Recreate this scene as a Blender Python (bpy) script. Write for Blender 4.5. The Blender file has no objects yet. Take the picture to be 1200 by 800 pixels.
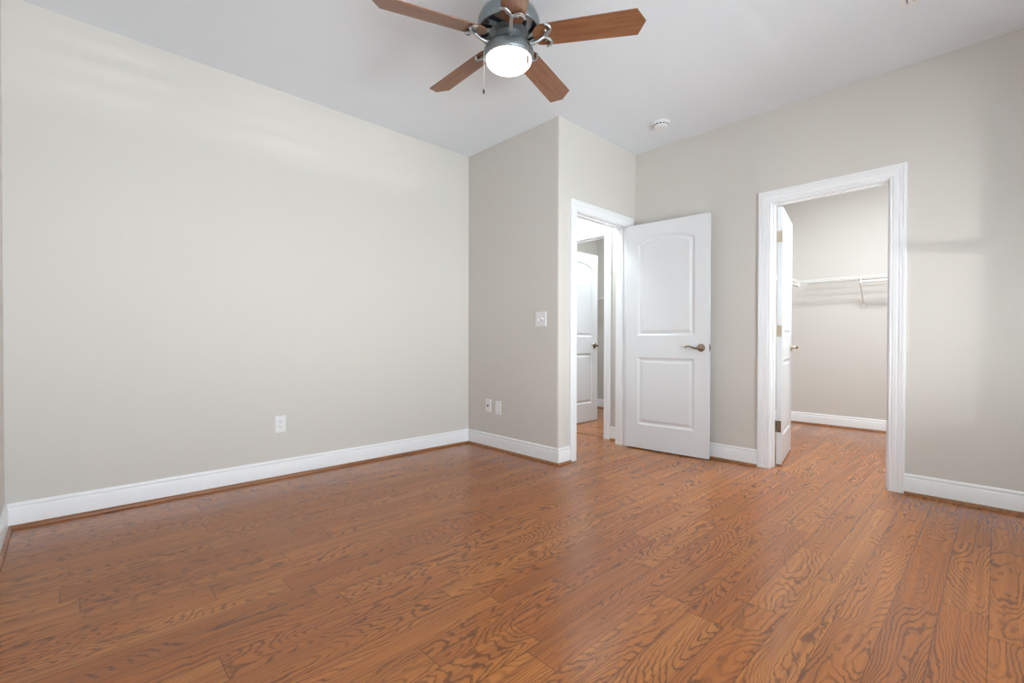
import bpy, bmesh, math, random
from math import radians as rad, sin, cos, pi
from mathutils import Vector, Matrix

random.seed(7)
SC = bpy.context.scene
COL = SC.collection

# ------------------------------------------------------------------ camera
# world: x runs along the left wall away from the camera, y runs towards the left wall
FOC, PHI, CY, PITCH, ROLL, CAM_H = 543.87, .8081, 404.387, -.0087, .002, .9757
cam_d = bpy.data.cameras.new('camera')
cam_d.sensor_fit = 'HORIZONTAL'
cam_d.sensor_width = 36.0
cam_d.lens = FOC / 1200 * 36.0
cam_d.shift_y = (CY - 400) / 1200
cam_d.clip_start = .02
cam = bpy.data.objects.new('camera', cam_d)
COL.objects.link(cam)
F_ = Vector((cos(PHI) * cos(PITCH), sin(PHI) * cos(PITCH), sin(PITCH)))
R0 = Vector((sin(PHI), -cos(PHI), 0))
U0 = R0.cross(F_)
R_ = R0 * cos(ROLL) + U0 * sin(ROLL)
U_ = -R0 * sin(ROLL) + U0 * cos(ROLL)
cam.matrix_world = Matrix(((R_.x, U_.x, -F_.x, 0), (R_.y, U_.y, -F_.y, 0),
                           (R_.z, U_.z, -F_.z, CAM_H), (0, 0, 0, 1)))
SC.camera = cam

# ------------------------------------------------------------------ light and exposure
SC.view_settings.view_transform = 'Standard'
SC.view_settings.look = 'None'
SC.view_settings.gamma = 1.0
SC.view_settings.use_curve_mapping = False
SC.view_settings.exposure = 0.05
SC.cycles.use_denoising = True
SC.cycles.max_bounces = 12
SC.cycles.diffuse_bounces = 8
SC.cycles.sample_clamp_indirect = 8.0

world = bpy.data.worlds.new('daylight')
SC.world = world
world.use_nodes = True
bg = world.node_tree.nodes['Background']
bg.inputs[0].default_value = (.78, .88, 1.0, 1)
bg.inputs[1].default_value = 1.2


def area_light(name, loc, target, sx, sy, watts, col, spread=180):
    d = bpy.data.lights.new(name, 'AREA')
    d.shape = 'RECTANGLE'
    d.size, d.size_y = sx, sy
    d.energy = watts
    d.spread = rad(spread)
    d.color = col
    o = bpy.data.objects.new(name, d)
    COL.objects.link(o)
    o.location = loc
    o.rotation_euler = (Vector(target) - Vector(loc)).to_track_quat('-Z', 'Z').to_euler()
    return o


# daylight through the two rear windows (behind the camera): sky glow off the sunlit ground, thrown upwards,
# and open sky straight in through the left one
area_light('daylight_right_window', (2.2, -1.75, .75), (2.4, 1.1, 2.7), 1.6, 1.3, 180, (.86, .98, 1.0))
area_light('daylight_right_corner', (3.1, -1.75, .70), (1.0, 1.6, 2.5), 1.3, 1.2, 148, (.93, 1.0, .95))
area_light('daylight_left_window', (.50, -1.25, 1.45), (.50, 1.3, 1.4), 1.5, 1.5, 106, (.80, .90, 1.0))
# glints of sun off things in the yard, striped by the blinds
area_light('yard_glint_right', (.80, -3.1, 1.08), (3.9, .32, 1.66), .14, .03, 3.6, (1.0, .98, .96), 42)
area_light('yard_glint_middle', (.95, -3.2, .80), (3.9, 1.2, 2.1), .20, .025, 4.5, (1.0, .98, .96), 80)
area_light('yard_glint_left', (.45, -3.3, -.12), (1.1, 3.5, 2.45), .30, .022, 12, (1.0, .98, .96), 70)
# ceiling lamps of the neighbouring rooms, out of view
area_light('hall_ceiling_lamp', (3.38, 2.96, 2.70), (3.38, 2.96, 0), .26, .26, 27, (.82, .94, 1.0))
area_light('closet_ceiling_lamp', (4.65, .75, 2.71), (4.65, .75, 0), .35, .35, 54, (.86, .94, 1.0))
area_light('bathroom_ceiling_lamp', (4.8, 2.75, 2.71), (4.8, 2.75, 0), .3, .3, 28, (.84, .94, 1.0))

# ------------------------------------------------------------------ key dimensions
H = 2.745                       # ceiling
UE, UB, UD = -.242, 2.792, 3.898
VF, VC, VA = -.90, 2.391, 3.529
T = .115                        # wall thickness
O1 = (3.015, 3.765)             # bedroom door opening, along x in the entry wall
O2 = (.498, 1.204)              # closet door opening, along y in the right wall
O3 = (2.738, 3.45)              # bathroom door opening, along y in the hall wall
HEAD = 2.038
CLX, CLY0, CLY1 = 6.37, .10, 1.867
BAX, BAY = 5.65, 4.10
HALLY = 4.60


# ------------------------------------------------------------------ materials
class NT:
    def __init__(s, name):
        s.mat = bpy.data.materials.new(name)
        s.mat.use_nodes = True
        s.t = s.mat.node_tree
        s.b = s.t.nodes['Principled BSDF']

    def n(s, typ, **kw):
        x = s.t.nodes.new(typ)
        for k, v in kw.items():
            setattr(x, k, v)
        return x

    def put(s, sock, v):
        if v is None:
            return
        if isinstance(v, (int, float)):
            sock.default_value = v
        elif isinstance(v, (tuple, list)):
            sock.default_value = tuple(v) + ((1,) if len(v) == 3 and len(sock.default_value) == 4 else ())
        else:
            s.t.links.new(v, sock)

    def m(s, op, a, b=None, c=None, clamp=False):
        x = s.n('ShaderNodeMath', operation=op, use_clamp=clamp)
        for i, v in enumerate((a, b, c)):
            s.put(x.inputs[i], v)
        return x.outputs[0]

    def xyz(s, a, b, c):
        x = s.n('ShaderNodeCombineXYZ')
        for i, v in enumerate((a, b, c)):
            s.put(x.inputs[i], v)
        return x.outputs[0]

    def noise(s, vec, scale=1.0, detail=2.0, rough=.5, dist=0.0):
        x = s.n('ShaderNodeTexNoise')
        s.put(x.inputs['Vector'], vec)
        for k, v in (('Scale', scale), ('Detail', detail), ('Roughness', rough), ('Distortion', dist)):
            s.put(x.inputs[k], v)
        return x.outputs['Fac']

    def white(s, a, b=0.0):
        x = s.n('ShaderNodeTexWhiteNoise', noise_dimensions='2D')
        s.put(x.inputs['Vector'], s.xyz(a, b, 0.0))
        return x.outputs['Color']

    def mix(s, f, a, b, mode='MIX'):
        x = s.n('ShaderNodeMix', data_type='RGBA', blend_type=mode)
        s.put(x.inputs[0], f)
        s.put(x.inputs[6], a)
        s.put(x.inputs[7], b)
        return x.outputs[2]

    def step(s, v, lo, hi, a=0.0, b=1.0):
        x = s.n('ShaderNodeMapRange', interpolation_type='SMOOTHSTEP')
        s.put(x.inputs[0], v)
        for i, q in enumerate((lo, hi, a, b)):
            s.put(x.inputs[i + 1], q)
        return x.outputs[0]

    def bump(s, height, strength, dist=.002):
        x = s.n('ShaderNodeBump')
        x.inputs['Strength'].default_value = strength
        x.inputs['Distance'].default_value = dist
        s.put(x.inputs['Height'], height)
        s.put(s.b.inputs['Normal'], x.outputs[0])

    def obj_xyz(s):
        tc = s.n('ShaderNodeTexCoord')
        sp = s.n('ShaderNodeSeparateXYZ')
        s.t.links.new(tc.outputs['Object'], sp.inputs[0])
        return tc.outputs['Object'], sp.outputs[0], sp.outputs[1], sp.outputs[2]


def paint(name, col, rough, bump=.06, scale=260.0, spec=.4):
    k = NT(name)
    v, *_ = k.obj_xyz()
    n = k.noise(v, scale, 2.0)
    c = k.mix(k.noise(v, 1.3, 2.0), [q * .985 for q in col], [min(1, q * 1.015) for q in col])
    k.put(k.b.inputs['Base Color'], c)
    k.b.inputs['Roughness'].default_value = rough
    k.b.inputs['Specular IOR Level'].default_value = spec
    if bump:
        k.bump(n, bump, .001)
    return k.mat


def metal(name, col, rough, metallic=1.0):
    k = NT(name)
    v, *_ = k.obj_xyz()
    n = k.noise(v, 60.0, 2.0)
    k.put(k.b.inputs['Base Color'], k.mix(n, [q * .9 for q in col], col))
    k.put(k.b.inputs['Roughness'], k.step(n, .2, .8, rough * .85, rough * 1.15))
    k.b.inputs['Metallic'].default_value = metallic
    return k.mat


def wood_floor():
    k = NT('oak_planks')
    v, x, y, z = k.obj_xyz()
    PW = .1255
    ry = k.m('DIVIDE', k.m('SUBTRACT', y, .140), PW)
    row = k.m('FLOOR', ry)
    fy = k.m('SUBTRACT', ry, row)
    sr = k.n('ShaderNodeSeparateColor')
    k.t.links.new(k.white(row, 3.7), sr.inputs[0])
    ln = k.m('MULTIPLY_ADD', sr.outputs[0], .55, .62)
    rx = k.m('MULTIPLY_ADD', sr.outputs[1], 9.0, k.m('DIVIDE', x, ln))
    pid = k.m('FLOOR', rx)
    fx = k.m('SUBTRACT', rx, pid)
    sp = k.n('ShaderNodeSeparateColor')
    k.t.links.new(k.white(row, pid), sp.inputs[0])
    r1, r2, r3 = sp.outputs
    gx = k.m('MULTIPLY_ADD', r1, 41.0, x)
    gy = k.m('MULTIPLY_ADD', r2, 23.0, y)
    gz = k.m('MULTIPLY', r3, 17.0)
    # growth rings cut flat: contour lines of a long smooth field with a drift of its own in every board, jagged along the pores
    field = k.noise(k.xyz(k.m('MULTIPLY', gx, 1.7), k.m('MULTIPLY', gy, 8.0), gz), 1.0, 1.0, .45, .3)
    jag = k.noise(k.xyz(k.m('MULTIPLY', gx, 26.0), k.m('MULTIPLY', gy, 60.0), gz), 1.0, 2.0, .6)
    jag2 = k.noise(k.xyz(k.m('MULTIPLY', gx, 8.0), k.m('MULTIPLY', gy, 26.0), gz), 1.0, 1.0, .5)
    s = k.m('MULTIPLY_ADD', jag, .040, k.m('MULTIPLY', field, .75))
    s = k.m('MULTIPLY_ADD', jag2, .050, s)
    s = k.m('ADD', s, k.m('MULTIPLY', x, k.m('MULTIPLY_ADD', r2, 1.1, -.55)))
    s = k.m('ADD', s, k.m('MULTIPLY', y, k.m('MULTIPLY_ADD', r1, 7.0, -3.5)))
    freq = k.m('MULTIPLY_ADD', r3, 8.0, 21.0)
    tri = k.m('MULTIPLY', k.m('PINGPONG', k.m('MULTIPLY', s, freq), .5), 2.0)
    ring = k.step(tri, .06, .50, 1.0, 0.0)
    patch = k.noise(k.xyz(k.m('MULTIPLY', gx, 2.6), k.m('MULTIPLY', gy, 12.0), k.m('ADD', gz, 5.0)), 1.0, 2.0)
    ring = k.m('MULTIPLY', ring, k.step(patch, .30, .60, .45, 1.0))
    pore = k.noise(k.xyz(k.m('MULTIPLY', gx, 9.0), k.m('MULTIPLY', gy, 420.0), gz), 1.0, 2.0, .6)
    streak = k.noise(k.xyz(k.m('MULTIPLY', gx, 1.2), k.m('MULTIPLY', gy, 60.0), gz), 1.0, 2.0)
    base = k.mix(r1, (.370, .120, .026), (.505, .190, .044))
    base = k.mix(k.m('MULTIPLY', r2, .55), base, (.390, .114, .028))
    base = k.mix(k.step(streak, .35, .65, 0.0, .55), base, (.250, .084, .029))
    c = k.mix(k.m('MULTIPLY', ring, .72), base, (.100, .037, .018))
    c = k.mix(k.step(pore, .55, .74, 0.0, .34), c, (.09, .034, .016))
    # seams
    ey = k.m('MULTIPLY', k.m('MINIMUM', fy, k.m('SUBTRACT', 1.0, fy)), PW)
    ex = k.m('MULTIPLY', k.m('MINIMUM', fx, k.m('SUBTRACT', 1.0, fx)), ln)
    e = k.m('MINIMUM', ey, k.m('MULTIPLY', ex, .8))
    seam = k.step(e, .0004, .0016, 1.0, 0.0)
    c = k.mix(k.m('MULTIPLY', seam, .75), c, (.06, .025, .014))
    k.put(k.b.inputs['Base Color'], c)
    k.put(k.b.inputs['Roughness'], k.step(pore, .3, .7, .16, .24))
    k.b.inputs['Specular IOR Level'].default_value = .43
    hgt = k.m('SUBTRACT', k.m('MULTIPLY', pore, .12), k.m('ADD', seam, k.m('MULTIPLY', ring, .10)))
    k.bump(hgt, .10, .0006)
    return k.mat


def wood(name, c1, c2, rough=.4, axis=0, scale=1.0):
    k = NT(name)
    v, x, y, z = k.obj_xyz()
    q = [x, y, z]
    f = [k.m('MULTIPLY', q[i], (3.0 if i == axis else 55.0) * scale) for i in range(3)]
    n = k.noise(k.xyz(*f), 1.0, 3.0, .55, .3)
    n2 = k.noise(k.xyz(*[k.m('MULTIPLY', a, 5.0) for a in f]), 1.0, 2.0)
    c = k.mix(k.step(n, .3, .7), c1, c2)
    c = k.mix(k.step(n2, .5, .75, 0, .35), c, [q_ * .6 for q_ in c1])
    k.put(k.b.inputs['Base Color'], c)
    k.b.inputs['Roughness'].default_value = rough
    return k.mat


M = {}
M['wall'] = paint('greige_wall_paint', (.648, .622, .583), .62)
M['closet'] = M['wall']
M['ceiling'] = paint('ceiling_paint', (.800, .848, .898), .85, .10, 180.0)
M['trim'] = paint('white_trim_paint', (.860, .875, .895), .32, .015, 90.0, .5)
M['door'] = paint('white_door_paint', (.725, .740, .760), .34, .02, 120.0, .5)
M['plastic'] = paint('white_plastic', (.82, .83, .84), .30, 0)
M['vent_grey'] = paint('grey_vent_inside', (.30, .30, .31), .6, 0)
M['dark'] = paint('dark_slot', (.03, .03, .035), .6, 0)
M['floor'] = wood_floor()
M['shoe'] = wood('oak_shoe_moulding', (.22, .085, .030), (.34, .15, .06), .35, 0)
M['pewter'] = metal('antique_pewter', (.33, .27, .20), .30)
M['nickel'] = metal('satin_nickel', (.60, .53, .43), .40)
M['fan_metal'] = metal('brushed_fan_metal', (.30, .345, .36), .38)
M['fan_dark'] = metal('dark_vent_metal', (.075, .075, .09), .5)
M['fan_hub'] = metal('dull_hub_metal', (.17, .19, .20), .45)
M['fan_arm'] = metal('polished_arm_metal', (.52, .55, .57), .32)
M['blade'] = wood('walnut_blade', (.190, .078, .036), (.285, .128, .062), .30, 0)
M['wire'] = paint('white_vinyl_wire', (.80, .80, .79), .4, 0)
M['glazing'] = paint('vinyl_window_frame', (.80, .82, .84), .35, 0)

k = NT('lit_frosted_glass')
k.b.inputs['Base Color'].default_value = (.95, .92, .86, 1)
k.b.inputs['Roughness'].default_value = .4
k.b.inputs['Emission Color'].default_value = (1.0, .88, .74, 1)
k.b.inputs['Emission Strength'].default_value = 14.0
M['globe'] = k.mat


# ------------------------------------------------------------------ mesh helpers
def link(name, bm, mat, parent=None, smooth=False, bevel=0.0, loc=None):
    bmesh.ops.recalc_face_normals(bm, faces=bm.faces)
    me = bpy.data.meshes.new(name)
    bm.to_mesh(me)
    bm.free()
    me.materials.append(M[mat] if isinstance(mat, str) else mat)
    if smooth:
        me.shade_smooth()
        try:
            me.set_sharp_from_angle(angle=rad(35))
        except Exception:
            pass
    o = bpy.data.objects.new(name, me)
    COL.objects.link(o)
    if parent is not None:
        o.parent = parent
    if loc is not None:
        o.location = loc
    if bevel:
        b = o.modifiers.new('bevel', 'BEVEL')
        b.width = bevel
        b.segments = 2
        b.limit_method = 'ANGLE'
        b.angle_limit = rad(40)
    return o


def box(bm, x0, x1, y0, y1, z0, z1):
    v = [bm.verts.new((x, y, z)) for z in (z0, z1) for x, y in ((x0, y0), (x1, y0), (x1, y1), (x0, y1))]
    for f in ((3, 2, 1, 0), (4, 5, 6, 7), (0, 1, 5, 4), (1, 2, 6, 5), (2, 3, 7, 6), (3, 0, 4, 7)):
        bm.faces.new([v[i] for i in f])


def prism(bm, pts, z0, z1):
    a = [bm.verts.new((x, y, z0)) for x, y in pts]
    b = [bm.verts.new((x, y, z1)) for x, y in pts]
    n = len(pts)
    bm.faces.new(a[::-1])
    bm.faces.new(b)
    for i in range(n):
        j = (i + 1) % n
        bm.faces.new((a[i], a[j], b[j], b[i]))


def lathe(bm, prof, seg=48, axis='Z', org=(0, 0, 0), cap=True):
    """prof: list of (radius, height)"""
    def P(r, a, h):
        p = (r * cos(a), r * sin(a), h) if axis == 'Z' else ((r * cos(a), h, r * sin(a)) if axis == 'Y' else (h, r * cos(a), r * sin(a)))
        return (p[0] + org[0], p[1] + org[1], p[2] + org[2])
    rings = []
    for r, h in prof:
        if r < 1e-5:
            rings.append([bm.verts.new(P(0, 0, h))])
        else:
            rings.append([bm.verts.new(P(r, 2 * pi * i / seg, h)) for i in range(seg)])
    for a, b in zip(rings, rings[1:]):
        for i in range(seg):
            j = (i + 1) % seg
            if len(a) == 1 and len(b) == 1:
                continue
            if len(a) == 1:
                bm.faces.new((a[0], b[i], b[j]))
            elif len(b) == 1:
                bm.faces.new((a[i], b[0], a[j]))
            else:
                bm.faces.new((a[i], a[j], b[j], b[i]))
    if cap:
        for r in (rings[0], rings[-1]):
            if len(r) > 1:
                bm.faces.new(r)


def spline(pts, sub=6):
    """Catmull-Rom through the points"""
    P = [Vector(p) for p in pts]
    P = [P[0] * 2 - P[1]] + P + [P[-1] * 2 - P[-2]]
    out = []
    for i in range(1, len(P) - 2):
        for k_ in range(sub):
            t = k_ / sub
            a, b, c, d = P[i - 1:i + 3]
            out.append(.5 * (2 * b + (c - a) * t + (2 * a - 5 * b + 4 * c - d) * t * t + (3 * b - a - 3 * c + d) * t ** 3))
    out.append(P[-2])
    return out


def tube(bm, pts, rad_, seg=10, flat=1.0):
    P = [Vector(p) for p in pts]
    n = len(P)
    R = rad_ if isinstance(rad_, (list, tuple)) else [rad_] * n
    if len(R) != n:
        R = [R[min(len(R) - 2, int(i / (n - 1) * (len(R) - 1)))] * (1 - (i / (n - 1) * (len(R) - 1)) % 1) +
             R[min(len(R) - 1, int(i / (n - 1) * (len(R) - 1)) + 1)] * ((i / (n - 1) * (len(R) - 1)) % 1) if i < n - 1 else R[-1] for i in range(n)]
    up = None
    rings = []
    for i in range(n):
        t = (P[min(i + 1, n - 1)] - P[max(i - 1, 0)]).normalized()
        if up is None:
            up = Vector((0, 0, 1)) if abs(t.z) < .9 else Vector((1, 0, 0))
        s = t.cross(up).normalized()
        up = s.cross(t).normalized()
        rings.append([bm.verts.new(P[i] + R[i] * (s * cos(2 * pi * k_ / seg) + up * sin(2 * pi * k_ / seg) * flat)) for k_ in range(seg)])
    for a, b in zip(rings, rings[1:]):
        for i in range(seg):
            j = (i + 1) % seg
            bm.faces.new((a[i], a[j], b[j], b[i]))
    bm.faces.new(rings[0])
    bm.faces.new(rings[-1])


def bar(bm, a, b, r, seg=8):
    tube(bm, [a, b], r, seg)


def empty(name, loc, rz=0.0, parent=None):
    o = bpy.data.objects.new(name, None)
    COL.objects.link(o)
    o.location = loc
    o.rotation_euler = (0, 0, rz)
    o.empty_display_size = .1
    if parent:
        o.parent = parent
    return o


def tag(o, label, cat, group=None, kind=None):
    o['label'] = label
    o['category'] = cat
    if group:
        o['group'] = group
    if kind:
        o['kind'] = kind
    return o


def struct(o, label, cat):
    return tag(o, label, cat, kind='structure')


# ------------------------------------------------------------------ room shell
X0, X1, Y0, Y1 = UE - .12, CLX + .10, VF - .12, HALLY + .10
bm = bmesh.new(); box(bm, X0, X1, Y0, Y1, -.06, 0)
struct(link('floor', bm, 'floor'), 'reddish brown oak plank floor running through every room', 'floor')
bm = bmesh.new(); box(bm, X0, X1, Y0, Y1, H, H + .06)
struct(link('ceiling', bm, 'ceiling'), 'flat pale grey ceiling above the bedroom', 'ceiling')

bm = bmesh.new(); box(bm, X0, UB + .12, VA, VA + .12, 0, H)
struct(link('wall_left', bm, 'wall'), 'long blank greige wall on the left of the bedroom', 'wall')

# the jog: a rounded outside corner shared by the two walls
RB = .016
arc = [(UB + RB - RB * cos(a), VC + RB - RB * sin(a)) for a in [rad(q) for q in (0, 15, 30, 45, 60, 75, 90)]]
bm = bmesh.new()
prism(bm, [(UB, VA), (UB, VC + RB)] + arc[1:4] + [(UB + .12, VC + T), (UB + .12, VA)], 0, H)
struct(link('wall_center', bm, 'wall', smooth=True), 'narrow shaded greige wall with the light switch plate', 'wall')
bm = bmesh.new()
JB = .020
prism(bm, [(UB + .12, VC + T)] + arc[3:7] + [(O1[0] - JB, VC), (O1[0] - JB, VC + T)], 0, H)
box(bm, O1[0] - JB, O1[1] + JB, VC, VC + T, HEAD + JB, H)
box(bm, O1[1] + JB, UD, VC, VC + T, 0, H)
struct(link('wall_entry', bm, 'wall', smooth=True), 'bright greige wall around the bedroom entry doorway', 'wall')

bm = bmesh.new()
box(bm, UD, UD + T, VF, O2[0] - JB, 0, H)
box(bm, UD, UD + T, O2[0] - JB, O2[1] + JB, HEAD + JB, H)
box(bm, UD, UD + T, O2[1] + JB, VC + T, 0, H)
struct(link('wall_right', bm, 'wall'), 'greige wall with the closet doorway on the right', 'wall')

# window walls, behind and beside the camera
WF = (1.50, 2.95); WG = (-.15, 1.15); WZ = (.62, 2.16)
bm = bmesh.new()
box(bm, UE, WG[0], VF - .12, VF, 0, H); box(bm, WG[1], WF[0], VF - .12, VF, 0, H); box(bm, WF[1], UD + T, VF - .12, VF, 0, H)
for q in (WF, WG):
    box(bm, q[0], q[1], VF - .12, VF, 0, WZ[0]); box(bm, q[0], q[1], VF - .12, VF, WZ[1], H)
struct(link('wall_rear', bm, 'wall'), 'greige window wall behind the camera', 'wall')
bm = bmesh.new(); box(bm, UE - .12, UE, VF - .12, VA, 0, H)
struct(link('wall_side', bm, 'wall'), 'sliver of greige wall at the extreme left edge', 'wall')


def window(n, a0, a1, face, outward, swap, label):
    """frame, two sashes side by side and a horizontal blind in an opening"""
    def P(a, d, z):
        p = (a, face + outward * d, z)
        return (p[1], p[0], p[2]) if swap else p
    def bx(bm, a, b, d0, d1, z0, z1):
        p, q = P(a, d0, z0), P(b, d1, z1)
        box(bm, min(p[0], q[0]), max(p[0], q[0]), min(p[1], q[1]), max(p[1], q[1]), z0, z1)
    m = (a0 + a1) / 2
    root = empty('window_%d' % n, P(m, .06, WZ[0]))
    struct(root, label, 'window')
    inv = Matrix.Translation(-Vector(root.location))
    def add(name, bm, mat, bev=0):
        bm.transform(inv)
        return link(name, bm, mat, root, bevel=bev)
    bm = bmesh.new()
    bx(bm, a0, a0 + .05, .07, .12, *WZ); bx(bm, a1 - .05, a1, .07, .12, *WZ)
    bx(bm, m - .045, m + .045, .07, .12, *WZ)
    for s0, s1 in ((a0 + .05, m - .045), (m + .045, a1 - .05)):
        bx(bm, s0, s1, .07, .12, WZ[0], WZ[0] + .05); bx(bm, s0, s1, .07, .12, WZ[1] - .05, WZ[1])
        zm = (WZ[0] + WZ[1]) / 2
        bx(bm, s0, s1, .075, .115, zm - .022, zm + .022)
    add('window_frame', bm, 'glazing')
    bm = bmesh.new(); bx(bm, a0 - .06, a1 + .06, -.03, .065, WZ[0] - .025, WZ[0])
    add('window_sill', bm, 'trim', .004)
    bm = bmesh.new()
    z = WZ[0] + .05
    while z < WZ[1] - .07:
        p = [P(a, d, z + dz) for a, d, dz in ((a0 + .01, .008, .001), (a1 - .01, .008, .001), (a1 - .01, .054, .0), (a0 + .01, .054, .0))]
        v1 = [bm.verts.new(q) for q in p]
        v2 = [bm.verts.new((q[0], q[1], q[2] + .003)) for q in p]
        bm.faces.new(v1); bm.faces.new(v2)
        for i in range(4):
            bm.faces.new((v1[i], v1[(i + 1) % 4], v2[(i + 1) % 4], v2[i]))
        z += .046
    add('blind_slats', bm, 'plastic')
    bm = bmesh.new(); bx(bm, a0 + .006, a1 - .006, .002, .058, WZ[1] - .06, WZ[1] - .004)
    add('blind_headrail', bm, 'plastic', .003)


window(1, WF[0], WF[1], VF, -1, False, 'window with a white horizontal blind behind the camera, right one')
window(2, WG[0], WG[1], VF, -1, False, 'window with a white horizontal blind behind the camera, left one')

# hall, bathroom and closet walls seen through the doorways
bm = bmesh.new()
box(bm, UD, UD + T, VC + T, O3[0] - JB, 0, H)
box(bm, UD, UD + T, O3[0] - JB, O3[1] + JB, HEAD + JB, H)
box(bm, UD, UD + T, O3[1] + JB, HALLY, 0, H)
struct(link('wall_hall', bm, 'wall'), 'hall wall holding the far doorway, seen through the entry', 'wall')
bm = bmesh.new(); box(bm, UB, UB + .12, VA + .12, HALLY, 0, H)
struct(link('wall_hall_left', bm, 'wall'), 'hidden left wall of the hall beyond the entry', 'wall')
bm = bmesh.new(); box(bm, UB, BAX + .1, HALLY, HALLY + .1, 0, H)
struct(link('wall_hall_end', bm, 'wall'), 'hidden end wall of the hall beyond the entry', 'wall')
bm = bmesh.new(); box(bm, BAX, BAX + .1, CLY1 + .1, BAY + .1, 0, H)
struct(link('wall_bath_back', bm, 'wall'), 'wall at the back of the room beyond the far white door', 'wall')
bm = bmesh.new(); box(bm, UD + T, BAX, BAY, BAY + .1, 0, H)
struct(link('wall_bath_side', bm, 'wall'), 'side wall behind the far open white door', 'wall')
bm = bmesh.new(); box(bm, CLX, CLX + .1, CLY0 - .1, CLY1 + .1, 0, H)
struct(link('wall_closet_back', bm, 'closet'), 'back wall of the closet carrying the long wire shelf', 'wall')
bm = bmesh.new(); box(bm, UD + T, CLX, CLY1, CLY1 + .1, 0, H)
struct(link('wall_closet_left', bm, 'closet'), 'left wall of the closet behind its open door', 'wall')
bm = bmesh.new(); box(bm, UD + T, CLX, CLY0 - .1, CLY0, 0, H)
struct(link('wall_closet_right', bm, 'closet'), 'hidden right wall of the closet', 'wall')

# ------------------------------------------------------------------ baseboards with wood shoe moulding
BASE = [(0, 0), (.015, 0), (.015, .098), (.0135, .103), (.010, .107), (.010, .112), (.0125, .117), (.011, .124), (.006, .130), (0, .130)]
SHOE = [(.015, 0), (.031, 0), (.0305, .006), (.028, .011), (.0235, .0155), (.018, .018), (.015, .018)]


def run(bm, pts, prof):
    """sweep a (offset-to-the-left, height) profile along a plan polyline, mitred"""
    P = [Vector((a, b)) for a, b in pts]
    nrm = []
    for a, b in zip(P, P[1:]):
        d = (b - a).normalized()
        nrm.append(Vector((-d.y, d.x)))
    rings = []
    for i, p in enumerate(P):
        if i == 0:
            o = nrm[0]
        elif i == len(P) - 1:
            o = nrm[-1]
        else:
            o = (nrm[i - 1] + nrm[i]) / (1 + nrm[i - 1].dot(nrm[i]))
        rings.append([bm.verts.new((p.x + o.x * t, p.y + o.y * t, z)) for t, z in prof])
    n = len(prof)
    for a, b in zip(rings, rings[1:]):
        for i in range(n):
            j = (i + 1) % n
            bm.faces.new((a[i], a[j], b[j], b[i]))
    bm.faces.new(rings[0]); bm.faces.new(rings[-1])


n_trim = [0]


def base(name, pts, where):
    bm = bmesh.new(); run(bm, pts, BASE)
    o = struct(link('baseboard_' + name, bm, 'trim', smooth=True), 'white moulded baseboard ' + where, 'baseboard')
    bm = bmesh.new(); run(bm, pts, SHOE)
    link('shoe_moulding', bm, 'shoe', o, smooth=True)['label'] = 'brown wood shoe moulding at the foot of the baseboard'


CW, RV = .084, .005             # casing width and reveal
base('left', [(UB - .0, VA), (UE + .0, VA)], 'along the long blank left wall')
base('center', [(O1[0] - RV - CW, VC), (UB, VC), (UB, VA)], 'wrapping the outside corner left of the entry')
base('right', [(UD, O2[1] + RV + CW), (UD, VC)], 'between the closet doorway and the open entry door')
base('far_right', [(UD, VF), (UD, O2[0] - RV - CW)], 'right of the closet doorway')
base('side', [(UE, VA), (UE, VF)], 'on the wall sliver at the left edge')
base('rear', [(UE, VF), (UD, VF)], 'under the window behind the camera')
base('hall', [(UD, VC + T), (UD, O3[0] - RV - CW)], 'on the short hall wall seen through the entry')
base('closet_back', [(CLX, CLY0), (CLX, CLY1)], 'along the back of the closet')
base('closet_left', [(CLX, CLY1), (UD + T, CLY1)], 'along the left wall inside the closet')
base('closet_right', [(UD + T, CLY0), (CLX, CLY0)], 'along the hidden right wall inside the closet')
base('bath_back', [(BAX, CLY1 + .1), (BAX, BAY)], 'in the room beyond the far white door')
base('bath_side', [(BAX, BAY), (UD + T, BAY)], 'behind the far open white door')

# ------------------------------------------------------------------ door frames
CAS = [(0, 0), (0, .0095), (.008, .0115), (.0105, .0085), (.014, .0085), (.017, .0115), (.040, .0140), (.0425, .0110), (.0465, .0110),
       (.049, .0145), (.060, .0170), (.0625, .0140), (.066, .0140), (.0685, .0185), (.0815, .0185), (CW, .0160), (CW, 0)]


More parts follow.
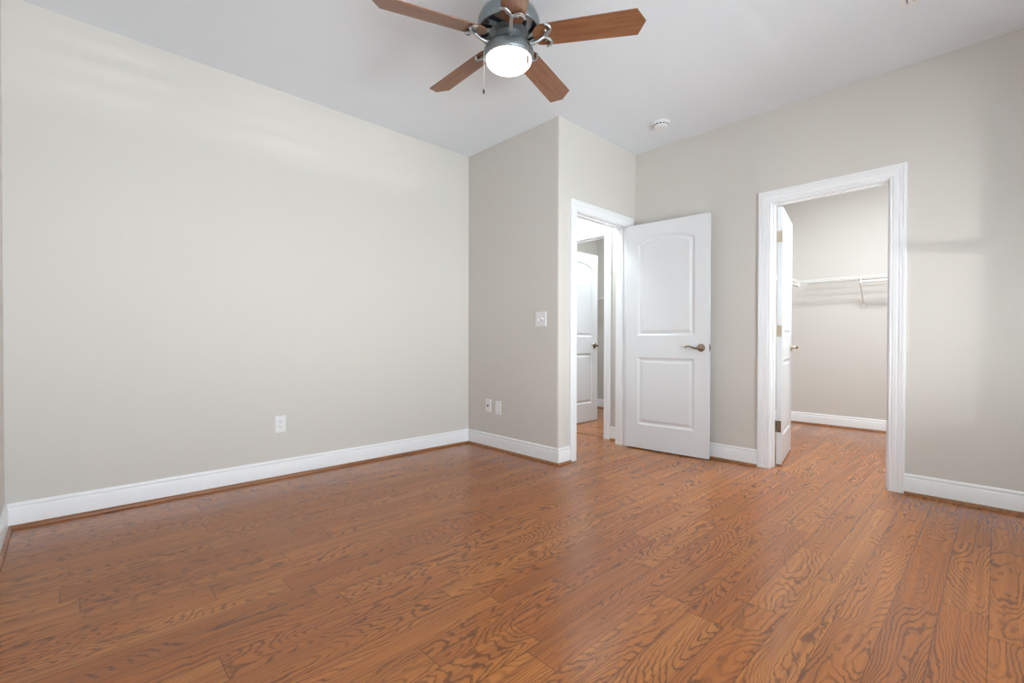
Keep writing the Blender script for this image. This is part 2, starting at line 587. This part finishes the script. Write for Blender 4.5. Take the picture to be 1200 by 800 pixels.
def frame(n, x0, x1, P, label, strike=None):
    """jambs, stops and casings of a doorway; P maps (along, through, up) to the world; through = 0 on the near face"""
    root = empty('trim_%d' % n, P((x0 + x1) / 2, 0, 0))
    struct(root, label, 'door frame')
    off = Vector(root.location)

    def bx(bm, a, b, d0, d1, z0, z1):
        p, q = Vector(P(a, d0, z0)) - off, Vector(P(b, d1, z1)) - off
        box(bm, min(p.x, q.x), max(p.x, q.x), min(p.y, q.y), max(p.y, q.y), z0, z1)
    bm = bmesh.new()
    bx(bm, x0 - JB, x0, 0, T, 0, HEAD + JB); bx(bm, x1, x1 + JB, 0, T, 0, HEAD + JB); bx(bm, x0, x1, 0, T, HEAD, HEAD + JB)
    link('jamb', bm, 'trim', root)
    bm = bmesh.new()
    s0, s1 = (.040, .075)
    if n != 1:
        s0, s1 = T - .075, T - .040
    bx(bm, x0, x0 + .011, s0, s1, 0, HEAD); bx(bm, x1 - .011, x1, s0, s1, 0, HEAD); bx(bm, x0 + .011, x1 - .011, s0, s1, HEAD - .011, HEAD)
    link('door_stop', bm, 'trim', root, bevel=.002)
    for d, sg in ((0, -1), (T, 1)):
        bm = bmesh.new()
        rows = []
        for cx, cz, wx, wz in ((x0 - RV, 0, -1, 0), (x0 - RV, HEAD + RV, -1, 1), (x1 + RV, HEAD + RV, 1, 1), (x1 + RV, 0, 1, 0)):
            rows.append([bm.verts.new(Vector(P(cx + wx * w, d + sg * t, cz + wz * w)) - off) for w, t in CAS])
        for a, b in zip(rows, rows[1:]):
            for i in range(len(CAS) - 1):
                bm.faces.new((a[i], a[i + 1], b[i + 1], b[i]))
        bm.faces.new(rows[0]); bm.faces.new(rows[-1])
        link('casing', bm, 'trim', root, smooth=True)
    return root, bx


f1, bx1 = frame(1, O1[0], O1[1], lambda a, d, z: (a, VC + d, z), 'white moulded door frame of the entry in the bright wall')
bm = bmesh.new(); bx1(bm, O1[0] - .003, O1[0] + .0015, -.0015, .030, .895, .955)
link('strike_plate', bm, 'pewter', f1)
f2, bx2 = frame(2, O2[0], O2[1], lambda a, d, z: (UD + d, a, z), 'white moulded door frame of the closet doorway')
for i, z in enumerate((1.80, 1.06, .31)):
    bm = bmesh.new(); bx2(bm, O2[1] - .0015, O2[1] + .001, T - .036, T - .002, z - .045, z + .045)
    link('hinge_leaf', bm, 'pewter' if i == 2 else 'nickel', f2)
frame(3, O3[0], O3[1], lambda a, d, z: (UD + d, a, z), 'white door frame farther back inside the hall')
bm = bmesh.new(); prism(bm, [(UD + .02, O3[0]), (UD + T - .02, O3[0]), (UD + T - .02, O3[1]), (UD + .02, O3[1])], 0, .005)
struct(link('trim_4', bm, 'shoe', bevel=.002), 'thin wooden threshold strip under the far hall doorway', 'threshold')


# ------------------------------------------------------------------ doors
def offset_poly(pts, d):
    """inset a convex counter-clockwise outline"""
    n = len(pts)
    out = []
    for i in range(n):
        a, b, c = Vector(pts[i - 1]), Vector(pts[i]), Vector(pts[(i + 1) % n])
        e1, e2 = (b - a).normalized(), (c - b).normalized()
        n1, n2 = Vector((-e1.y, e1.x)), Vector((-e2.y, e2.x))
        q = b + (n1 + n2) / (1 + n1.dot(n2)) * d
        out.append((q.x, q.y))
    return out


def leaf_mesh(W, H0, H1, t0, t1):
    """two-panel moulded door leaf; arched upper panel. x 0..W, faces at y=t0 and y=t1"""
    bm = bmesh.new()
    sx = .118 * W / .745
    xa, xb = sx, W - sx
    lo0, lo1 = .228, .832
    up0, sh, rise = 1.030, 1.852, .062
    NA = 14
    arch = []
    for i in range(NA + 1):
        q = i / NA
        arch.append((xa + (xb - xa) * q, sh + rise * (1 - (2 * q - 1) ** 2) ** .8))
    for y, sg in ((t0, 1), (t1, -1)):
        def quad(pts):
            bm.faces.new([bm.verts.new((a, y, b)) for a, b in pts])
        quad([(0, H0), (xa, H0), (xa, H1), (0, H1)])
        quad([(xb, H0), (W, H0), (W, H1), (xb, H1)])
        quad([(xa, H0), (xb, H0), (xb, lo0), (xa, lo0)])
        quad([(xa, lo1), (xb, lo1), (xb, up0), (xa, up0)])
        for a, b in zip(arch, arch[1:]):
            quad([a, b, (b[0], H1), (a[0], H1)])
        for outline in ([(xa, lo0), (xb, lo0), (xb, lo1), (xa, lo1)],
                        [(xa, up0), (xb, up0)] + [(a, b) for a, b in reversed(arch)]):
            prof = [(0, 0), (.005, .0035), (.013, .0075), (.020, .0085), (.028, .0080), (.040, .0035), (.046, .0022)]
            loops = []
            for ins, dep in prof:
                o = offset_poly(outline, ins) if ins else outline
                loops.append([bm.verts.new((a, y + sg * dep, b)) for a, b in o])
            for l0, l1 in zip(loops, loops[1:]):
                for i in range(len(l0)):
                    j = (i + 1) % len(l0)
                    bm.faces.new((l0[i], l0[j], l1[j], l1[i]))
            bm.faces.new(loops[-1])
    for pts in ([(0, t0, H0), (0, t1, H0), (0, t1, H1), (0, t0, H1)], [(W, t0, H0), (W, t1, H0), (W, t1, H1), (W, t0, H1)],
                [(0, t0, H0), (W, t0, H0), (W, t1, H0), (0, t1, H0)], [(0, t0, H1), (W, t0, H1), (W, t1, H1), (0, t1, H1)]):
        bm.faces.new([bm.verts.new(p) for p in pts])
    bmesh.ops.remove_doubles(bm, verts=bm.verts, dist=1e-5)
    bm.transform(Matrix.Translation((.006, 0, 0)))
    return bm


def lever(sg, x, y, z):
    """rose, neck and waved lever pointing to the hinge side; sg = outward y direction"""
    r = bmesh.new()
    lathe(r, [(.0, 0), (.033, 0), (.033, .004), (.029, .009), (.018, .012), (.012, .014), (.011, .040), (0, .040)] if sg > 0 else
          [(.0, 0), (.033, 0), (.033, -.004), (.029, -.009), (.018, -.012), (.012, -.014), (.011, -.040), (0, -.040)], 28, 'Y', (x, y, z))
    l = bmesh.new()
    yy = y + sg * .046
    pts = spline([(x + .010, yy, z - .001), (x - .004, yy, z - .002), (x - .030, yy + sg * .004, z - .005), (x - .058, yy + sg * .004, z + .004),
                  (x - .084, yy, z + .014), (x - .106, yy - sg * .004, z + .010), (x - .118, yy - sg * .006, z - .003)], 5)
    tube(l, pts, [.0125, .0125, .010, .0085, .0075, .0065, .0045], 12, .85)
    return r, l


def door(n, pin, closed, opened, W, label, metal_, hinge_z, dark_low=False):
    root = empty('door_%d' % n, (pin[0], pin[1], 0), closed + rad(opened))
    struct(root, label, 'door')
    y0, y1 = -.043, -.008
    link('door_leaf', leaf_mesh(W, .012, 2.030, y0, y1), 'door', root, smooth=False, bevel=0)
    hx = .006 + W - .062
    for sg, y in ((-1, y0), (1, y1)):
        r, l = lever(sg, hx, y, .925)
        hd = link('door_handle', r, metal_, root, smooth=True)
        link('lever', l, metal_, hd, smooth=True)
    bm = bmesh.new(); box(bm, .006 + W - .001, .006 + W + .0012, -.037, -.014, .896, .954)
    box(bm, .006 + W, .006 + W + .009, -.031, -.020, .916, .934)
    link('latch_plate', bm, metal_, root)
    for i, z in enumerate(hinge_z):
        bm = bmesh.new()
        lathe(bm, [(0, -.046), (.0065, -.046), (.0065, .046), (0, .046)], 14, 'Z', (0, 0, z))
        lathe(bm, [(0, .046), (.0045, .046), (.005, .050), (0, .052)], 14, 'Z', (0, 0, z))
        box(bm, .0043, .0063, -.041, .0, z - .045, z + .045)
        for q in (-.030, 0, .030):
            lathe(bm, [(0, .0040), (.004, .0040), (.004, .0046), (0, .0046)], 10, 'X', (0, -.020 + (.008 if q else -.008), z + q))
        h = link('hinge', bm, 'pewter' if dark_low and i == 2 else ('nickel' if dark_low else metal_), root, smooth=True)
    return root


door(1, (O1[1] + .003, VC - .008), pi, 94.5, .745,
     'white two panel arched door standing open against the right wall', 'pewter', (1.825, 1.071, .324))
door(2, (UD + T + .008, O2[1] + .003), -pi / 2, 100, .700,
     'white closet door seen nearly edge on inside the closet doorway', 'nickel', (1.80, 1.06, .31), True)
door(3, (UD + T + .008, O3[1] + .003), -pi / 2, 91, .705,
     'white arched panel door farthest back, seen through the hall', 'pewter', (1.825, 1.071, .324))

# ------------------------------------------------------------------ ceiling fan
FX, FY = 1.593, 1.695
fan = empty('ceiling_fan', (FX, FY, H))
tag(fan, 'five blade brown wood ceiling fan with a lit white bowl light', 'ceiling fan')


def zrel(prof):
    return [(r, z - H) for r, z in prof]


bm = bmesh.new(); lathe(bm, zrel([(0, H), (.068, H), (.070, 2.728), (.058, 2.705), (.030, 2.692), (.018, 2.690), (.018, 2.655), (0, 2.655)]), 40)
link('canopy', bm, 'fan_metal', fan, smooth=True)
bm = bmesh.new()
lathe(bm, zrel([(0, 2.640), (.045, 2.640), (.060, 2.632), (.105, 2.620), (.138, 2.596), (.153, 2.563), (.156, 2.536), (.156, 2.520),
                (.152, 2.512), (.146, 2.512), (.143, 2.519), (0, 2.520)]), 56)
link('motor_housing', bm, 'fan_metal', fan, smooth=True)
bm = bmesh.new()                          # slanted grey vanes and a hub over the dark underside of the motor
NV = 11
for i in range(NV):
    rows = []
    for r, z, sk in ((.1450, 2.514, 0), (.1320, 2.507, .08), (.1180, 2.502, .18), (.0980, 2.4985, .34)):
        a0 = 2 * pi * i / NV + sk
        rows.append([[bm.verts.new((r * cos(a0 + q), r * sin(a0 + q), z - H + dz)) for q in (0, .10, .20, .30)] for dz in (0, .004)])
    for (a, a2), (b, b2) in zip(rows, rows[1:]):
        for t in range(3):
            bm.faces.new((a[t], a[t + 1], b[t + 1], b[t]))
            bm.faces.new((a2[t], a2[t + 1], b2[t + 1], b2[t]))
        bm.faces.new((a[0], b[0], b2[0], a2[0])); bm.faces.new((a[3], b[3], b2[3], a2[3]))
link('motor_vanes', bm, 'fan_metal', fan, smooth=True)
bm = bmesh.new(); lathe(bm, zrel([(0, 2.509), (.098, 2.509), (.100, 2.503), (.090, 2.496), (.076, 2.488), (.070, 2.470), (.074, 2.440), (0, 2.440)]), 48)
link('flywheel', bm, 'fan_hub', fan, smooth=True)
bm = bmesh.new(); lathe(bm, zrel([(0, 2.5195), (.1445, 2.5195), (.1440, 2.5175), (.097, 2.508), (0, 2.508)]), 48)
link('motor_underside', bm, 'fan_dark', fan, smooth=True)
bm = bmesh.new()
lathe(bm, zrel([(0, 2.448), (.088, 2.448), (.104, 2.438), (.117, 2.428), (.1240, 2.416), (.1255, 2.388), (.1215, 2.378), (.1140, 2.375), (.1125, 2.385), (0, 2.385)]), 56)
link('light_ring', bm, 'fan_metal', fan, smooth=True)
bm = bmesh.new()
lathe(bm, zrel([(0, 2.384), (.1115, 2.384), (.1120, 2.374), (.1085, 2.361), (.098, 2.350), (.080, 2.341), (.056, 2.336), (.028, 2.3365), (0, 2.336)]), 56)
link('light_bowl', bm, 'globe', fan, smooth=True)['label'] = 'glowing frosted white glass bowl'


def blade_mesh():
    bm = bmesh.new()
    o = []
    # outline counter-clockwise seen from above: rounded root, slightly widening, cut tip
    for i in range(9):
        a = rad(90 + 180 * i / 8)
        o.append((.165 + .045 * cos(a), .0565 * sin(a)))
    o += [(.24, -.0605), (.40, -.0640), (.617, -.0680), (.660, -.0010), (.626, .0680), (.40, .0640), (.24, .0605)]
    prism(bm, o, -.003, .003)
    return bm


def arm_meshes():
    bm = bmesh.new()
    # tube from the hub sweeping out and up to the middle of the clasp
    tube(bm, spline([(.080, 0, -.032), (.100, .004, -.038), (.124, .006, -.039), (.148, .004, -.032), (.168, 0, -.021), (.180, 0, -.014)], 6), [.010, .011, .009, .008, .008, .008], 12)
    for s in (-1, 1):
        tube(bm, spline([(.176, 0, -.013), (.198, s * .016, -.012), (.211, s * .034, -.011), (.205, s * .052, -.010), (.185, s * .063, -.008)], 5), [.008, .0085, .008, .007, .005], 10)
    for s in (-1, 1):
        lathe(bm, [(0, -.003), (.009, -.003), (.009, -.009), (.006, -.012), (0, -.013)], 14, 'Z', (.186, s * .024, 0))
    return bm


PITCHB = rad(-15)
ZB = 2.480 - H
first = None
for i in range(5):
    az = rad(232.4 + 72 * i)
    if first is None:
        b = link('blade', blade_mesh(), 'blade', fan, bevel=.0012)
        a = link('blade_arm', arm_meshes(), 'fan_arm', b, smooth=True)
        first = (b, a)
    else:
        b = first[0].copy(); COL.objects.link(b); b.parent = fan
        a = first[1].copy(); COL.objects.link(a); a.parent = b
    b.location = (0, 0, ZB)
    b.rotation_euler = (Matrix.Rotation(az, 3, 'Z') @ Matrix.Rotation(PITCHB, 3, 'X')).to_euler()

tw = Vector((-cos(PHI), -sin(PHI), 0)); rt = Vector((sin(PHI), -cos(PHI), 0))


def chain(p, z0, z1, fob, mat, lab):
    bm = bmesh.new()
    bar(bm, (p.x, p.y, z0 - H), (p.x, p.y, z1 - H), .0009, 6)
    z = z0
    while z > z1:
        lathe(bm, [(0, .0016), (.0016, 0), (0, -.0016)], 6, 'Z', (p.x, p.y, z - H))
        z -= .005
    c = link('pull_chain', bm, 'fan_arm', fan)
    bm = bmesh.new(); lathe(bm, [(r, h) for r, h in fob], 16, 'Z', (p.x, p.y, z1 - H))
    link('chain_fob', bm, mat, c, smooth=True)['label'] = lab


q = rt * -.121 + tw * .046
chain(q, 2.395, 2.205, [(0, .004), (.003, .002), (.0055, -.006), (.0055, -.014), (.003, -.020), (0, -.021)], 'fan_dark', 'small dark bead at the chain end')
q = rt * .092 + tw * .095
chain(q, 2.395, 2.340, [(0, .003), (.003, .002), (.0045, -.006), (.0055, -.026), (.004, -.036), (0, -.038)], 'blade', 'small brown wooden fob')

# ------------------------------------------------------------------ plates on the walls
def plate_mesh(w, h, t=.006):
    bm = bmesh.new()
    e = .005
    a = [(-w / 2, -h / 2), (w / 2, -h / 2), (w / 2, h / 2), (-w / 2, h / 2)]
    b = offset_poly(a, e)
    l0 = [bm.verts.new((x, 0, z)) for x, z in a]
    l1 = [bm.verts.new((x, -t * .55, z)) for x, z in a]
    l2 = [bm.verts.new((x, -t, z)) for x, z in b]
    for p, q_ in ((l0, l1), (l1, l2)):
        for i in range(4):
            bm.faces.new((p[i], p[(i + 1) % 4], q_[(i + 1) % 4], q_[i]))
    bm.faces.new(l2); bm.faces.new(l0)
    return bm


def screw(bm, x, z, y=-.006):
    lathe(bm, [(0, 0), (.0035, 0), (.003, -.001), (0, -.0012)], 12, 'Y', (x, y, z))


# duplex outlet on the left wall (faces -y)
r = empty('duplex_outlet', (1.089, VA, .382), 0)
tag(r, 'white two socket power outlet low on the long left wall', 'outlet')
bm = plate_mesh(.074, .120); screw(bm, 0, 0)
link('cover_plate', bm, 'plastic', r)
for s in (1, -1):
    bm = bmesh.new()
    pts = [(.0165 * cos(a), .0165 * sin(a)) for a in [2 * pi * i / 24 for i in range(24)]]
    pts = [(x, max(-.0135, min(.0135, z))) for x, z in pts]
    v0 = [bm.verts.new((x, -.0055, z + s * .0195)) for x, z in pts]
    v1 = [bm.verts.new((x, -.0078, z + s * .0195)) for x, z in pts]
    bm.faces.new(v1)
    for i in range(24):
        bm.faces.new((v0[i], v0[(i + 1) % 24], v1[(i + 1) % 24], v1[i]))
    so = link('socket', bm, 'plastic', r)
    bm = bmesh.new()
    box(bm, -.0078, -.0055, -.0083, -.0074, s * .0195 - .002, s * .0195 + .0065)
    box(bm, .0055, .0075, -.0083, -.0074, s * .0195 - .002, s * .0195 + .0055)
    lathe(bm, [(0, -.0074), (.0026, -.0074), (.0026, -.0083), (0, -.0083)], 12, 'Y', (0, 0, s * .0195 - .0075))
    link('slots', bm, 'dark', so)

ROT_B = -pi / 2                 # plates on the centre wall face -x
r = empty('coax_plate', (UB, 3.233, .384), ROT_B)
tag(r, 'white cable wall plate with a dark round jack, left of the pair', 'wall plate', 'low plates on the shaded wall')
bm = plate_mesh(.072, .118); screw(bm, 0, .042); screw(bm, 0, -.042)
link('cover_plate', bm, 'plastic', r)
bm = bmesh.new(); lathe(bm, [(0, -.004), (.0085, -.004), (.0085, -.009), (.0055, -.009), (.0055, -.016), (.004, -.016), (.004, -.010), (0, -.010)], 20, 'Y')
link('coax_jack', bm, 'fan_dark', r)
r = empty('data_plate', (UB, 3.098, .376), ROT_B)
tag(r, 'plain white wall plate, right of the pair low on shaded wall', 'wall plate', 'low plates on the shaded wall')
bm = plate_mesh(.074, .120); screw(bm, 0, .050); screw(bm, 0, -.050)
link('cover_plate', bm, 'plastic', r)
bm = bmesh.new(); box(bm, -.0165, .0165, -.0072, -.004, -.033, .033)
link('insert', bm, 'plastic', r, bevel=.001)

r = empty('light_switch', (UB, 2.579, 1.156), ROT_B)
tag(r, 'white double light switch at shoulder height near the outside corner', 'light switch')
bm = plate_mesh(.118, .120)
for sx in (-.023, .023):
    screw(bm, sx, .030); screw(bm, sx, -.030)
link('cover_plate', bm, 'plastic', r)
for s in (-1, 1):
    x = s * .023
    bm = bmesh.new()
    box(bm, x - .0065, x + .0065, -.0068, -.004, -.0135, .0135)
    v0 = [(x - .005, -.006, -.011), (x + .005, -.006, -.011), (x + .005, -.006, .011), (x - .005, -.006, .011)]
    dz = .006 * s
    v1 = [(x - .004, -.019, -.004 + dz), (x + .004, -.019, -.004 + dz), (x + .004, -.016, .004 + dz), (x - .004, -.016, .004 + dz)]
    A = [bm.verts.new(p) for p in v0]; B = [bm.verts.new(p) for p in v1]
    bm.faces.new(B)
    for i in range(4):
        bm.faces.new((A[i], A[(i + 1) % 4], B[(i + 1) % 4], B[i]))
    link('toggle', bm, 'plastic', r)

# ------------------------------------------------------------------ smoke detector and ceiling vent
r = empty('smoke_detector', (3.477, 1.898, H))
tag(r, 'round white smoke detector on the ceiling near the entry door', 'smoke detector')
bm = bmesh.new(); lathe(bm, [(0, 0), (.068, 0), (.068, -.010), (.064, -.014), (.060, -.014), (0, -.014)], 44)
link('base_ring', bm, 'plastic', r, smooth=True)
bm = bmesh.new(); lathe(bm, [(0, -.013), (.058, -.013), (.060, -.022), (.057, -.032), (.046, -.040), (.030, -.043), (0, -.044)], 44)
link('cover', bm, 'plastic', r, smooth=True)
bm = bmesh.new()
for i in range(14):
    a = 2 * pi * i / 14
    prism(bm, [(rr * cos(qq), rr * sin(qq)) for rr, qq in ((.0555, a - .13), (.0605, a - .13), (.0605, a + .13), (.0555, a + .13))], -.0275, -.0195)
link('sensing_slots', bm, 'dark', r)
bm = bmesh.new(); lathe(bm, [(0, -.040), (.009, -.040), (.009, -.0455), (0, -.0460)], 20, 'Z', (.024, .010, 0))
link('test_button', bm, 'plastic', r, smooth=True)

r = empty('ceiling_vent', (3.04, .212, H))
tag(r, 'white ceiling air vent cut by the top edge of the photo', 'air vent')
bm = bmesh.new()
w, h_ = .158, .158
for x0, x1, y0, y1 in ((-w, w, -h_, -h_ + .028), (-w, w, h_ - .028, h_), (-w, -w + .028, -h_ + .028, h_ - .028), (w - .028, w, -h_ + .028, h_ - .028)):
    box(bm, x0, x1, y0, y1, -.008, 0)
link('frame', bm, 'plastic', r, bevel=.002)
bm = bmesh.new(); box(bm, -w + .02, w - .02, -h_ + .02, h_ - .02, -.003, -.0005)
link('backing', bm, 'vent_grey', r)
for i in range(9):
    bm = bmesh.new()
    y = -h_ + .045 + i * (2 * h_ - .09) / 8
    pts = [(-w + .028, y - .009, -.003), (w - .028, y - .009, -.003), (w - .028, y + .009, -.012), (-w + .028, y + .009, -.012)]
    A = [bm.verts.new(p) for p in pts]; B = [bm.verts.new((p[0], p[1], p[2] + .002)) for p in pts]
    bm.faces.new(A); bm.faces.new(B)
    for j in range(4):
        bm.faces.new((A[j], A[(j + 1) % 4], B[(j + 1) % 4], B[j]))
    link('louver', bm, 'plastic', r)


# ------------------------------------------------------------------ wire shelves
def wire_shelf(name, org, rz, L, depth, label, rod=None, braces=(), pitch=.0254, lip=.022):
    """x runs along the wall, +y away from it; origin on the wall at the left end, at deck height"""
    r = empty(name, org, rz)
    tag(r, label, 'wire shelf')
    bm = bmesh.new()
    for y in (.006, depth * .36, depth * .68):
        bar(bm, (0, y, -.003), (L, y, -.003), .0027, 6)
    x = .012
    while x < L - .004:
        tube(bm, [(x, .004, 0), (x, depth - .002, 0), (x, depth + .002, -.004), (x, depth + .002, -lip)], .0016, 5)
        x += pitch
    link('wire_deck', bm, 'wire', r)
    bm = bmesh.new()
    bar(bm, (0, depth, -.003), (L, depth, -.003), .0038, 8)
    bar(bm, (0, depth, -lip), (L, depth, -lip), .0038, 8)
    link('front_rail', bm, 'wire', r)
    for bxp in braces:
        bm = bmesh.new()
        tube(bm, [(bxp, depth - .008, -lip + .004), (bxp, depth - .030, -lip - .004), (bxp, .016, -.272)], [.0055, .0065, .0065], 8)
        box(bm, bxp - .012, bxp + .012, 0, .007, -.315, -.262)
        tube(bm, [(bxp, depth - .010, -.004), (bxp, depth + .008, -.010), (bxp, depth + .009, -lip - .004), (bxp, depth - .006, -lip - .008)], .0045, 6)
        link('support_brace', bm, 'wire', r)
    if rod:
        x0, x1 = rod
        bm = bmesh.new(); bar(bm, (x0, depth - .012, -.060), (x1, depth - .012, -.060), .0125, 16)
        link('hanging_rod', bm, 'wire', r, smooth=True)
        for bxp in [q_ for q_ in braces if x0 - .1 < q_ < x1 + .1]:
            bm = bmesh.new()
            xq = min(max(bxp + (.02 if bxp < (x0 + x1) / 2 else -.02), x0), x1)
            box(bm, xq - .006, xq + .006, depth - .028, depth + .006, -.078, -lip)
            link('rod_bracket', bm, 'wire', r, bevel=.002)
    return r


# back wall: x axis runs along -y of the room, so the shelf starts at the left (as seen)
SHZ = 1.672
wire_shelf('wire_shelf', (CLX, 1.560, SHZ), 0, 1.455, .315, 'long white wire shelf with hanging rod across the closet back wall', rod=(.545, 1.45), braces=(.535, 1.30))
bpy.data.objects['wire_shelf'].rotation_euler = (0, 0, -pi / 2)
for ch in bpy.data.objects['wire_shelf'].children:
    ch.scale = (1, -1, 1)
o = wire_shelf('wire_shelf', (CLX - .345, CLY1, SHZ), pi, 1.86, .305, 'white wire shelf end poking past the edge of the closet door', rod=(-.0, 1.82), braces=(.012, .90))
# small shelf in the room past the far door
wire_shelf('wire_shelf', (BAX, 4.08, 1.60), pi / 2, 1.2, .20, 'tiny sliver of white shelf beyond the far white door', braces=(.30, .9))
ws = [q_ for q_ in bpy.data.objects if q_.name.startswith('wire_shelf') and q_['label'].startswith('tiny')][0]
ws.rotation_euler = (0, 0, -pi / 2)
for ch in ws.children:
    ch.scale = (1, -1, 1)
